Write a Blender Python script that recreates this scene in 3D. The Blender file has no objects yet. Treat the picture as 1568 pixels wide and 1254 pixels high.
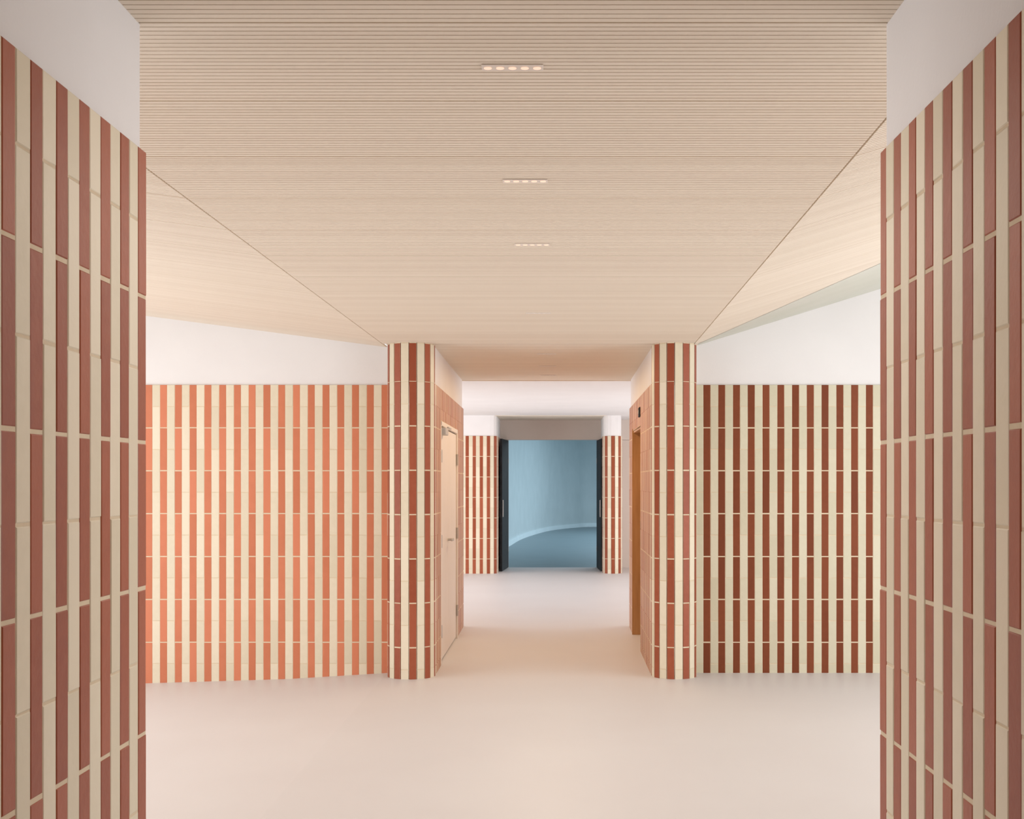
import bpy, math, random
from mathutils import Vector
random.seed(4)
sc=bpy.context.scene
try:
    sc.view_settings.view_transform='Standard'
except Exception: pass
CAMH=1.553; F=1890.0; CZ=2.66; TT=2.35; ROW=.35
# ------------------------------------------------------------ materials
def new_mat(name):
    m=bpy.data.materials.new(name); m.use_nodes=True
    nt=m.node_tree; return m,nt,nt.nodes['Principled BSDF']
def mat(name,c1,c2,rough=.5,scale=4,bump=0,bscale=60,island=False,stretch=(1,1,1),detail=4,spec=.5):
    m,nt,b=new_mat(name)
    tc=nt.nodes.new('ShaderNodeTexCoord'); mp=nt.nodes.new('ShaderNodeMapping')
    mp.inputs['Scale'].default_value=stretch
    nt.links.new(tc.outputs['Object'],mp.inputs['Vector'])
    n=nt.nodes.new('ShaderNodeTexNoise'); n.inputs['Scale'].default_value=scale; n.inputs['Detail'].default_value=detail
    nt.links.new(mp.outputs['Vector'],n.inputs['Vector'])
    r=nt.nodes.new('ShaderNodeValToRGB')
    r.color_ramp.elements[0].position=.3; r.color_ramp.elements[1].position=.7
    r.color_ramp.elements[0].color=(*c1,1); r.color_ramp.elements[1].color=(*c2,1)
    fac=n.outputs['Fac']
    if island:
        g=nt.nodes.new('ShaderNodeNewGeometry')
        ma=nt.nodes.new('ShaderNodeMath'); ma.operation='MULTIPLY_ADD'
        nt.links.new(g.outputs['Random Per Island'],ma.inputs[0]); ma.inputs[1].default_value=.6
        mb=nt.nodes.new('ShaderNodeMath'); mb.operation='MULTIPLY'; mb.inputs[1].default_value=.4
        nt.links.new(n.outputs['Fac'],mb.inputs[0]); nt.links.new(mb.outputs[0],ma.inputs[2]); fac=ma.outputs[0]
    nt.links.new(fac,r.inputs['Fac']); nt.links.new(r.outputs['Color'],b.inputs['Base Color'])
    b.inputs['Roughness'].default_value=rough
    b.inputs['Specular IOR Level'].default_value=spec
    if bump:
        n2=nt.nodes.new('ShaderNodeTexNoise'); n2.inputs['Scale'].default_value=bscale
        nt.links.new(tc.outputs['Object'],n2.inputs['Vector'])
        bp=nt.nodes.new('ShaderNodeBump'); bp.inputs['Strength'].default_value=bump; bp.inputs['Distance'].default_value=.004
        nt.links.new(n2.outputs['Fac'],bp.inputs['Height']); nt.links.new(bp.outputs['Normal'],b.inputs['Normal'])
    return m
def emat(name,c,s):
    m,nt,b=new_mat(name); b.inputs['Base Color'].default_value=(*c,1)
    b.inputs['Emission Color'].default_value=(*c,1); b.inputs['Emission Strength'].default_value=s; return m
RED=mat('terracotta_glaze',(.31,.072,.032),(.39,.105,.052),.42,25,.25,40,True,spec=.3)
RED_DIM=mat('terracotta_glaze_dim',(.190,.048,.018),(.240,.064,.026),.45,25,.2,40,True,spec=.22)  # terracotta darkened: the back right wall's weaker light is in the colour
RED_LIT=mat('terracotta_glaze_lit',(.60,.200,.105),(.69,.240,.132),.45,12,.2,40,True,spec=.22)  # terracotta lightened: warm light on the back left wall put into the colour
CRM=mat('cream_glaze',(.74,.665,.505),(.82,.74,.58),.40,25,.2,40,True,spec=.35)
CRM_DIM=mat('cream_glaze_dim',(.64,.60,.45),(.70,.66,.51),.42,25,.2,40,True,spec=.3)  # cream dimmed in its colour for the less lit back right wall
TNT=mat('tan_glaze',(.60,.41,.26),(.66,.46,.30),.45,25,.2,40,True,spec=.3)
GRT=mat('cream_grout',(.72,.60,.43),(.76,.64,.47),.9,30)
WHT=mat('white_plaster',(.83,.82,.82),(.86,.85,.85),.85,2,.1,90)
WOOD=mat('pale_slat_wood',(.82,.725,.605),(.865,.775,.655),.65,1.6,0,60,True,(1,6,1),spec=.25)
FELT=mat('ceiling_backing',(.66,.48,.29),(.70,.52,.32),.95,20)
FLR=mat('poured_floor',(.695,.67,.67),(.715,.695,.695),.45,1.1,.02,20,spec=.4)
BFL=mat('blue_floor',(.17,.235,.27),(.21,.28,.31),.4,1.5,0,60,False,(1,5,1))
BLU=mat('blue_plaster',(.45,.53,.555),(.49,.57,.595),.8,2)
BBS=mat('blue_baseboard',(.60,.70,.74),(.64,.74,.78),.6,2)
PNK=mat('door_paint',(.80,.74,.68),(.83,.77,.71),.45,3)
DRK=mat('black_metal',(.010,.011,.013),(.02,.021,.024),.7,8,spec=.2)
STL=mat('steel',(.45,.43,.40),(.55,.52,.5),.35,8)
BWD=mat('brown_wood',(.44,.23,.09),(.54,.30,.13),.5,3,0,60,False,(8,8,1))
TAN=mat('beige_plaster',(.74,.66,.60),(.77,.69,.63),.8,2)
GGR=mat('grey_green_wedge',(.60,.61,.53),(.65,.65,.58),.85,2)
LED=emat('led_warm',(1,.72,.56),.5)
LFR=mat('fixture_white',(.82,.75,.68),(.85,.78,.71),.5,5)
# ------------------------------------------------------------ mesh helper
class MB:
    def __init__(s): s.v=[];s.f=[];s.m=[];s.mats=[]
    def mi(s,m):
        if m not in s.mats: s.mats.append(m)
        return s.mats.index(m)
    def face(s,pts,m):
        b=len(s.v); s.v+= [tuple(p) for p in pts]; s.f.append(tuple(range(b,b+len(pts)))); s.m.append(s.mi(m))
    def add(s,vs,fs,m):
        b=len(s.v); s.v+=[tuple(p) for p in vs]
        k=s.mi(m)
        for f in fs: s.f.append(tuple(i+b for i in f)); s.m.append(k)
    def box(s,x0,x1,y0,y1,z0,z1,m,bev=0):
        e=min(bev,(x1-x0)/3,(y1-y0)/3,(z1-z0)/3)
        if e<=0:
            vs=[(x,y,z) for z in(z0,z1) for y in(y0,y1) for x in(x0,x1)]
            s.add(vs,[(0,2,3,1),(4,5,7,6),(0,1,5,4),(2,6,7,3),(0,4,6,2),(1,3,7,5)],m)
        else:
            import bmesh
            bm=bmesh.new(); bmesh.ops.create_cube(bm,size=1)
            for v in bm.verts:
                v.co=Vector(((x0+x1)/2+v.co.x*(x1-x0),(y0+y1)/2+v.co.y*(y1-y0),(z0+z1)/2+v.co.z*(z1-z0)))
            bmesh.ops.bevel(bm,geom=bm.edges[:],offset=e,segments=2,profile=.5,affect='EDGES')
            bm.verts.index_update()
            s.add([v.co[:] for v in bm.verts],[tuple(v.index for v in f.verts) for f in bm.faces],m); bm.free()
    def cyl(s,c,axis,r,h,m,n=16):
        vs=[];
        for k in (0,1):
            for i in range(n):
                a=2*math.pi*i/n; p=[r*math.cos(a),r*math.sin(a)]
                q=[0,0,0]; q[axis]=h*(k-.5); o=[j for j in range(3) if j!=axis]; q[o[0]]=p[0]; q[o[1]]=p[1]
                vs.append((c[0]+q[0],c[1]+q[1],c[2]+q[2]))
        fs=[tuple(range(n)),tuple(range(2*n-1,n-1,-1))]+[(i,(i+1)%n,n+(i+1)%n,n+i) for i in range(n)]
        s.add(vs,fs,m)
    def obj(s,name,parent=None):
        me=bpy.data.meshes.new(name); me.from_pydata(s.v,[],s.f)
        for m in s.mats: me.materials.append(m)
        me.polygons.foreach_set('material_index',s.m); me.update()
        o=bpy.data.objects.new(name,me); sc.collection.objects.link(o)
        if parent: o.parent=parent
        return o
def empty(name,loc=(0,0,0)):
    o=bpy.data.objects.new(name,None); sc.collection.objects.link(o); o.empty_display_size=.1; return o
# ------------------------------------------------------------ ceiling height
def foldl(y): return -1.43+(y-4.8)*.0123
def foldr(y): return 1.03+(y-4.8)*.018
def cz(x,y):
    if y>13.4: return 2.70
    if y>9.9 and abs(x)<1.1: return CZ
    if x<foldl(y): return CZ+.13*(foldl(y)-x)
    if x>foldr(y): return CZ+.31*(x-foldr(y))
    return CZ
# ------------------------------------------------------------ tiled walls
WR,WC,GAP=.0575,.0630,.0020
TH,TK=.016,.0142
def arc(cx,cy,r,a0,a1,n=14):
    return [(cx+r*math.cos(math.radians(a0+(a1-a0)*i/n)),cy+r*math.sin(math.radians(a0+(a1-a0)*i/n))) for i in range(n+1)]
class Path:
    def __init__(s,pts):
        s.p=[Vector(p) for p in pts]; s.s=[0]
        for a,b in zip(s.p,s.p[1:]): s.s.append(s.s[-1]+(b-a).length)
        s.L=s.s[-1]
    def at(s,t):
        t=max(0,min(s.L,t))
        for i in range(len(s.p)-1):
            if t<=s.s[i+1]+1e-9:
                d=s.s[i+1]-s.s[i]; k=(t-s.s[i])/d if d>0 else 0
                return s.p[i].lerp(s.p[i+1],k)
        return s.p[-1]
def tile(mb,a,b,n,z0,z1,m,th=TH):
    w=(b-a).length; t=(b-a)/w; e=.0022; h=th-.0014
    jit=random.uniform(-.0006,.0006); tl=random.uniform(-.0005,.0005)
    # hand-laid tiles: the edges are never perfectly plumb
    ja=[random.uniform(-.0008,.0008) for _ in range(4)]
    def P(p,k,z,q=0): q2=p+n*k+t*q; return (q2.x,q2.y,z)
    A,B,C,D=ja
    vs=[P(a,0,z0,A),P(b,0,z0,B),P(b,0,z1,C),P(a,0,z1,D),
        P(a,h,z0,A),P(b,h,z0,B),P(b,h,z1,C),P(a,h,z1,D),
        P(a+t*e,th+jit+tl,z0+e,A),P(b-t*e,th+jit-tl,z0+e,B),P(b-t*e,th+jit-tl,z1-e,C),P(a+t*e,th+jit+tl,z1-e,D)]
    fs=[]
    for i in range(4):
        j=(i+1)%4; fs+= [(i,j,4+j,4+i),(4+i,4+j,8+j,8+i)]
    fs.append((8,9,10,11))
    mb.add(vs,fs,m)
def tiled(name,pts,side,zb=0.0,red=RED,phase=0.0,ztop=TT,openings=(),white=WHT,cfn=cz,start_red=True,upper=True,tan=None,cream=CRM):
    P=Path(pts); mb=MB(); t=-phase; isred=start_red
    while t<P.L-1e-4:
        w=WR if isred else WC
        s0=max(t,0); s1=min(t+w,P.L)
        if s1-s0>.006:
            a=P.at(s0); b=P.at(s1); d=(b-a).normalized(); n=Vector((-d.y,d.x))*side
            mid=(a+b)/2; sm=(s0+s1)/2
            lo=zb-.01
            for (o0,o1,oz) in openings:
                if o0<sm<o1: lo=oz
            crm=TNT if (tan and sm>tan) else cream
            top=(cfn(mid.x,mid.y) if cfn else CZ)
            g=[a+n*TK,b+n*TK]
            if lo<ztop:
                mb.face([(g[0].x,g[0].y,lo),(g[1].x,g[1].y,lo),(g[1].x,g[1].y,ztop-.001),(g[0].x,g[0].y,ztop-.001)],GRT)
                mb.face([(g[0].x,g[0].y,ztop-.001),(g[1].x,g[1].y,ztop-.001),(b.x,b.y,ztop-.001),(a.x,a.y,ztop-.001)],GRT)
            if upper and top>ztop:
                mb.face([(a.x,a.y,ztop-.03),(b.x,b.y,ztop-.03),(b.x,b.y,cfn(b.x,b.y)+.01),(a.x,a.y,cfn(a.x,a.y)+.01)],white)
            ai=a+d*GAP/2; bi=b-d*GAP/2
            z=ztop; first=True
            gj=.0095 if isred else .0055
            edges=[]
            while z>zb:
                step=ROW if (isred or not first) else ROW/2
                edges.append((z-step,z)); z-=step; first=False
            for (z0,z1) in edges:
                z0=max(z0,zb-.01,lo)
                if z1-z0<.03: continue
                jj=random.uniform(-.001,.001)
                tile(mb,ai,bi,n,z0+gj/2+jj,z1-gj/2+jj if z1<ztop else z1,red if isred else crm)
        t+=w; isred=not isred
    return mb.obj(name)
XL,XR=-1.0,.804
tiled('wall_left',[(XL,-1.6),(XL,2.98)]+arc(XL-.04,2.98,.04,0,90,6)+[(-5.0,3.02)],-1,phase=.055)
tiled('wall_right',[(XR,-1.6),(XR,2.98)]+arc(XR+.04,2.98,.04,180,90,6)+[(4.8,3.02)],+1,phase=.053)
YF=10.085
tiled('wall_back_left',[(-5.0,YF),(-1.32,YF)],-1,zb=-.16,red=RED_LIT,phase=.02)
tiled('wall_back_right',[(1.13,YF),(4.8,YF)],-1,phase=.03,red=RED_DIM,cream=CRM_DIM)
PHL,PHR=.04,.1105
nl=[(-1.32,YF),(-1.32,9.92)]+arc(-1.145,9.92,.175,180,360,18)
L0=Path(nl).L
nl+= [(-.99,13.32)]+arc(-1.07,13.32,.08,0,90,6)+[(-5.0,13.40)]
def cc(x,y): return CZ if y<13.36 else 2.70
tiled('wall_corridor_left',nl,-1,openings=[(L0+.58,L0+2.42,2.08)],cfn=cc,ztop=TT,phase=PHL,tan=L0+.1)
nr=[(1.13,YF),(1.13,9.92)]+arc(.965,9.92,.165,0,-180,18)
R0=Path(nr).L
nr+= [(.83,13.32)]+arc(.91,13.32,.08,180,90,6)+[(4.8,13.40)]
tiled('wall_corridor_right',nr,+1,openings=[(R0+1.42,R0+2.72,2.08)],cfn=cc,phase=PHR,start_red=False,tan=R0+.1)
for nm,pts,side,ph,sr in (('trim_1',[(-1.32,YF),(-1.32,9.92)]+arc(-1.145,9.92,.175,180,360,18),-1,PHL,True),
                    ('trim_2',[(1.13,YF),(1.13,9.92)]+arc(.965,9.92,.165,0,-180,18),+1,PHR,False)):
    P=Path(pts); mb=MB(); t=-ph; isred=sr
    while t<P.L:
        w=WR if isred else WC; s0=max(t,0); s1=min(t+w,P.L)
        if s1-s0>.006:
            a=P.at(s0);b=P.at(s1);d=(b-a).normalized();n=Vector((-d.y,d.x))*side
            tile(mb,a+d*GAP/2,b-d*GAP/2,n,TT+.005 if isred else TT,CZ-.006,RED if isred else CRM)
            g0=a+n*TK;g1=b+n*TK
            mb.face([(g0.x,g0.y,TT-.003),(g1.x,g1.y,TT-.003),(g1.x,g1.y,CZ),(g0.x,g0.y,CZ)],GRT)
        t+=w; isred=not isred
    mb.obj(nm)
YB=21.07
def c2(x,y): return 2.70
tiled('wall_far_left',[(-5.0,YB),(-1.06,YB)]+arc(-1.06,YB+.08,.08,-90,0,6)+[(-.98,22.55)],-1,cfn=c2,phase=.0)
tiled('wall_far_right',[(.86,22.55),(.86,YB+.14)]+arc(1.01,YB+.14,.15,180,360,12)+[(1.16,22.55)],-1,cfn=c2,phase=.02)
# ------------------------------------------------------------ floors
mb=MB()
xs=[(-5.2,-.12),(-3.34,-.085),(-2.18,-.05),(-1.36,0),(5.0,0)]
for (x0,z0),(x1,z1) in zip(xs,xs[1:]):
    mb.face([(x0,-2,z0),(x1,-2,z1),(x1,10.12,z1),(x0,10.12,z0)],FLR)
mb.face([(-5.2,10.12,0),(5,10.12,0),(5,22.6,0),(-5.2,22.6,0)],FLR)
fl=mb.obj('floor')
mb=MB(); mb.face([(-6,22.6,-.002),(12,22.6,-.002),(12,48,-.002),(-6,48,-.002)],BFL); mb.obj('floor_blue_room')
# ------------------------------------------------------------ ceilings
def slats(mb,xa,xb,y0,y1,zf,pitch=.61/22,w=.0232,org=3.58,dep=.009,felt=True):
    k=math.ceil((y0-org)/pitch)
    while org+k*pitch<y1:
        ya=org+k*pitch+.0023; yb=ya+w
        if k%22==0: ya+=.0022
        if k%22==21: yb-=.0022
        if yb>y1: break
        Xa0,Xb0,Xa1,Xb1=xa(ya),xb(ya),xa(yb),xb(yb)
        vs=[(Xa0,ya,zf(Xa0,ya)),(Xb0,ya,zf(Xb0,ya)),(Xb1,yb,zf(Xb1,yb)),(Xa1,yb,zf(Xa1,yb))]
        vs+=[(x,y,z+dep) for x,y,z in vs]
        mb.add(vs,[(0,3,2,1),(0,1,5,4),(2,3,7,6),(0,4,7,3),(1,2,6,5)],WOOD)
        k+=1
    if felt:
        pts=[(xa(y0)-.006,y0),(xb(y0)+.006,y0),(xb(y1)+.006,y1),(xa(y1)-.006,y1)]
        mb.face([(x,y,zf(x,y)+dep-.001) for x,y in pts],FELT)
mb=MB(); g=.004
flat=lambda x,y:CZ
slats(mb,lambda y:XL-.04 if y<3.0 else foldl(y)+g,lambda y:XR+.05 if y<3.0 else foldr(y)-g,-1.6,9.86,flat,felt=False)
Z=CZ+.008
mb.face([(XL-.04,-1.6,Z),(XR+.05,-1.6,Z),(XR+.05,3.0,Z),(XL-.04,3.0,Z)],FELT)
mb.face([(foldl(3.0)-.002,3.0,Z),(foldr(3.0)+.002,3.0,Z),(foldr(9.9)+.002,9.9,Z),(foldl(9.9)-.002,9.9,Z)],FELT)
def zl(x,y): return CZ+.13*(foldl(y)-x)
def zr(x,y): return CZ+.31*(x-foldr(y))
slats(mb,lambda y:-5.0,lambda y:foldl(y)-g,3.0,10.10,zl)
slats(mb,lambda y:foldr(y)+g,lambda y:4.8,3.0,10.10,zr)
slats(mb,lambda y:-1.34,lambda y:1.14,9.86,13.40,flat)
slats(mb,lambda y:-1.0,lambda y:.9,21.0,22.6,lambda x,y:2.695)
mb.obj('ceiling')
mb=MB()
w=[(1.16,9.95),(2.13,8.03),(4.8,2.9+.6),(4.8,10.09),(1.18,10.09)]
mb.face([(x,y,zr(x,y)-.0015) for x,y in w],GGR)  # grey-green sheet just under the right slats
mb.obj('ceiling_wedge')
mb=MB(); mb.face([(-5.2,13.38,2.70),(5,13.38,2.70),(5,22.6,2.70),(-5.2,22.6,2.70)],WHT)
mb.box(-5,4.8,13.36,13.40,2.655,2.72,WOOD)
mb.obj('ceiling_second_room')
# ------------------------------------------------------------ unseen side walls; window openings and frames added around the fill lights
def windowed(name,x,sgn,y0,y1,wy0,wy1,wz0,wz1,zt,m=WHT,zb=-.2):
    mb=MB(); x0,x1=(x,x+.15) if sgn>0 else (x-.15,x)
    mb.box(x0,x1,y0,wy0,zb,zt,m); mb.box(x0,x1,wy1,y1,zb,zt,m)
    mb.box(x0,x1,wy0,wy1,zb,wz0,m); mb.box(x0,x1,wy0,wy1,wz1,zt,m)
    mb.obj(name)
    f=MB(); xf0,xf1=x0+.04,x0+.11
    f.box(xf0,xf1,wy0,wy1,wz0,wz0+.06,STL); f.box(xf0,xf1,wy0,wy1,wz1-.06,wz1,STL)
    nn=4
    for i in range(nn+1):
        yy=wy0+(wy1-wy0-.06)*i/nn; f.box(xf0,xf1,yy,yy+.06,wz0,wz1,STL)
    return f
windowed('wall_side_left',-5.0,-1,2.9,10.2,3.6,9.4,.1,2.7,3.4).obj('unseen_window_1')
windowed('wall_side_right',4.8,1,2.9,10.2,3.6,9.4,.1,2.9,4.2).obj('unseen_window_2')
windowed('wall_second_left',-5.0,-1,13.3,21.2,14.2,20.4,.1,2.5,2.8).obj('unseen_window_3')
windowed('wall_second_right',4.8,1,13.3,22.7,14.2,20.4,.1,2.5,2.8).obj('unseen_window_4')
mb=MB()
mb.box(-1.2,-.83,22.55,22.70,0,2.33,TAN); mb.box(.79,5,22.55,22.70,0,2.33,TAN)
mb.box(-5,-1.2,22.55,22.70,0,2.72,TAN); mb.box(-1.2,5,22.55,22.70,2.335,2.72,TAN)
mb.obj('wall_doorway')
for nm,hx,ex in (('door_1',-.845,-.92),('door_2',.80,.84)):
    e=empty(nm)
    m2=MB(); L=1.0
    m2.box(-.020,.020,-L,0,.01,2.32,DRK,.004)
    o=m2.obj('leaf',e)
    m3=MB(); m3.box(-.033,.033,-L+.07,-L+.10,.95,1.25,STL,.006); m3.box(-.024,.024,-.03,.01,.3,.4,STL); m3.box(-.024,.024,-.03,.01,1.9,2.0,STL)
    h=m3.obj('handle',e)
    e.location=(hx,22.52,0); e.rotation_euler=(0,0,-math.atan2(hx-ex,L))
# blue room: curved wall, baseboard
ctrl=[(-1.45,22.7),(-1.35,26),(-1.13,29.7),(-.85,34.5),(-.17,39.7),(.72,42.5),(1.6,43.5),(4.5,43.8),(8,41.5),(11,37),(11.5,30),(11.5,22.7)]
def cr(p):
    out=[]
    q=[p[0]]+p+[p[-1]]
    for i in range(1,len(q)-2):
        for k in range(10):
            t=k/10; r=[]
            for c in (0,1):
                a,b,c1,d=q[i-1][c],q[i][c],q[i+1][c],q[i+2][c]
                r.append(.5*((2*b)+(-a+c1)*t+(2*a-5*b+4*c1-d)*t*t+(-a+3*b-3*c1+d)*t**3))
            out.append(tuple(r))
    out.append(p[-1]); return out
cp=cr(ctrl)
mb=MB(); bb=MB()
for a,b in zip(cp,cp[1:]):
    mb.face([(a[0],a[1],0),(b[0],b[1],0),(b[0],b[1],4),(a[0],a[1],4)],BLU)
    A=Vector(a);B=Vector(b);d=(B-A).normalized();n=Vector((d.y,-d.x))*.03
    bb.face([(a[0]+n.x,a[1]+n.y,0),(b[0]+n.x,b[1]+n.y,0),(b[0]+n.x,b[1]+n.y,.13),(a[0]+n.x,a[1]+n.y,.13)],BBS)
    bb.face([(a[0]+n.x,a[1]+n.y,.13),(b[0]+n.x,b[1]+n.y,.13),(b[0],b[1],.13),(a[0],a[1],.13)],BBS)
o=mb.obj('wall_curved_blue')
for p in o.data.polygons: p.use_smooth=True
bb.obj('baseboard_curved')
mb=MB(); mb.face([(-3,22.7,4),(12,22.7,4),(12,48,4),(-3,48,4)],BLU)
mb.box(-3,12,22.6,22.7,2.7,4,BLU); mb.obj('ceiling_blue_room')
# ------------------------------------------------------------ corridor left double door
e=empty('door_3'); y0,y1=10.50,12.34
mb=MB()
for a,b in ((y0+.045,(y0+y1)/2-.003),((y0+y1)/2+.003,y1-.045)):
    mb.box(-1.02,-.975,a,b,.012,2.03,PNK,.004)
mb.obj('leaves',e)
mb=MB(); mb.box(-1.05,-.958,y0,y0+.04,0,2.08,PNK,.004); mb.box(-1.05,-.958,y1-.04,y1,0,2.08,PNK,.004); mb.box(-1.05,-.958,y0,y1,2.04,2.08,PNK,.004); mb.obj('frame',e)
mb=MB()
for z in (.28,1.05,1.78):
    for y in (y0+.04,y1-.04): mb.cyl((-.962,y,z),2,.011,.11,STL)
ym=(y0+y1)/2
mb.cyl((-.95,ym-.07,1.03),0,.012,.06,STL); mb.box(-.935,-.92,ym-.20,ym-.06,1.02,1.04,STL,.004)
mb.obj('hardware',e)
mb=MB(); mb.box(-.975,-.925,y0+.08,y0+.34,1.965,2.025,STL,.006); mb.box(-.935,-.92,y0+.30,y0+.62,2.03,2.042,STL,.003); mb.obj('door_closer',e)
# corridor right recessed door
e=empty('door_4'); y0,y1=11.30,12.62
mb=MB(); mb.box(.80,.97,y1-.02,y1+.02,0,2.10,BWD,.003); mb.box(.82,.97,y0-.02,y0+.02,0,2.10,BWD,.003); mb.box(.815,.97,y0,y1,2.06,2.10,BWD,.003); mb.obj('frame',e)
mb=MB(); mb.box(.95,.99,y0+.02,y1-.02,.005,2.06,BWD,.003); mb.obj('leaf',e)
mb=MB(); mb.box(.935,.95,y0+.02,y0+.06,.02,2.05,DRK); mb.box(.80,.82,y0+.10,y0+.13,.85,1.20,DRK,.004); mb.cyl((.885,y0+.115,.9),0,.008,.14,DRK); mb.cyl((.885,y0+.115,1.15),0,.008,.14,DRK); mb.obj('pull_handle',e)
mb=MB(); mb.box(.785,.81,11.35,11.50,2.16,2.25,DRK,.006); mb.cyl((.785,11.425,2.205),0,.02,.012,STL); mb.obj('wall_sensor')
# ------------------------------------------------------------ surface-flush led fixtures
def fixture(x,y,z,n=5,lit=True):
    mb=MB(); W=.164;D=.046
    mb.box(-W/2,W/2,-D/2,D/2,-.003,-.0002,LFR,.0010)
    for i in range(n):
        mb.cyl((-W/2+W*(i+.5)/n,0,-.0035),2,.0105,.0024,LED if lit else LFR,16)
    o=mb.obj('recessed_led_light'); o.location=(x,y,z); return o
for y,x in ((3.285,-.11),(4.52,-.105),(5.73,-.10)): fixture(x,y,CZ)
for y,x in ((8.05,-.10),(10.6,-.06),(11.7,-.06),(12.7,-.06)): fixture(x,y,CZ,lit=False)
# ------------------------------------------------------------ lights
def area(name,loc,rot,sx,sy,p,col):
    l=bpy.data.lights.new(name,'AREA'); l.shape='RECTANGLE'; l.size=sx; l.size_y=sy; l.energy=p; l.color=col
    o=bpy.data.objects.new(name,l); sc.collection.objects.link(o); o.location=loc; o.rotation_euler=[math.radians(a) for a in rot]; return o
area('side_fill_left',(-4.9,6.5,1.4),(0,-90,0),2.5,5.6,118,(.94,.96,1))  # unseen area fill at the left window plane, added for room ambience
area('side_fill_right',(4.7,6.5,1.5),(0,90,0),2.6,5.6,138,(.94,.96,1))  # same kind of unseen fill, added on the right side
area('second_fill_left',(-4.9,17.3,1.3),(0,-90,0),2.3,6,170,(1,.97,.97))  # unseen fill added to brighten the second room from the left
area('second_fill_right',(4.7,17.3,1.3),(0,90,0),2.3,6,145,(1,.97,.97))  # matching fill out of view, added on the second room's right
area('corridor_downlight',(-.06,11.6,2.63),(0,0,0),.12,2.8,28,(1,.71,.42))
area('blue_room_fill',(6,32,3.9),(0,0,0),8,14,1200,(.80,.92,1))  # unseen bluish area lamp added under the closed ceiling
area('hall_downlight',(-.1,5.6,2.63),(0,0,0),.12,6,18,(1,.90,.82))
w=bpy.data.worlds.new('World'); sc.world=w; w.use_nodes=True
bg=w.node_tree.nodes['Background']; bg.inputs['Color'].default_value=(1,.955,.915,1); bg.inputs['Strength'].default_value=.95
# ------------------------------------------------------------ camera
cam=bpy.data.cameras.new('camera'); co=bpy.data.objects.new('camera',cam); sc.collection.objects.link(co)
co.location=(0,0,CAMH); co.rotation_euler=(math.radians(90),0,0)
cam.sensor_width=36; cam.lens=36*F/1568; cam.shift_x=-(848-784)/1568; cam.shift_y=(739-627)/1568; cam.clip_end=200
sc.camera=co
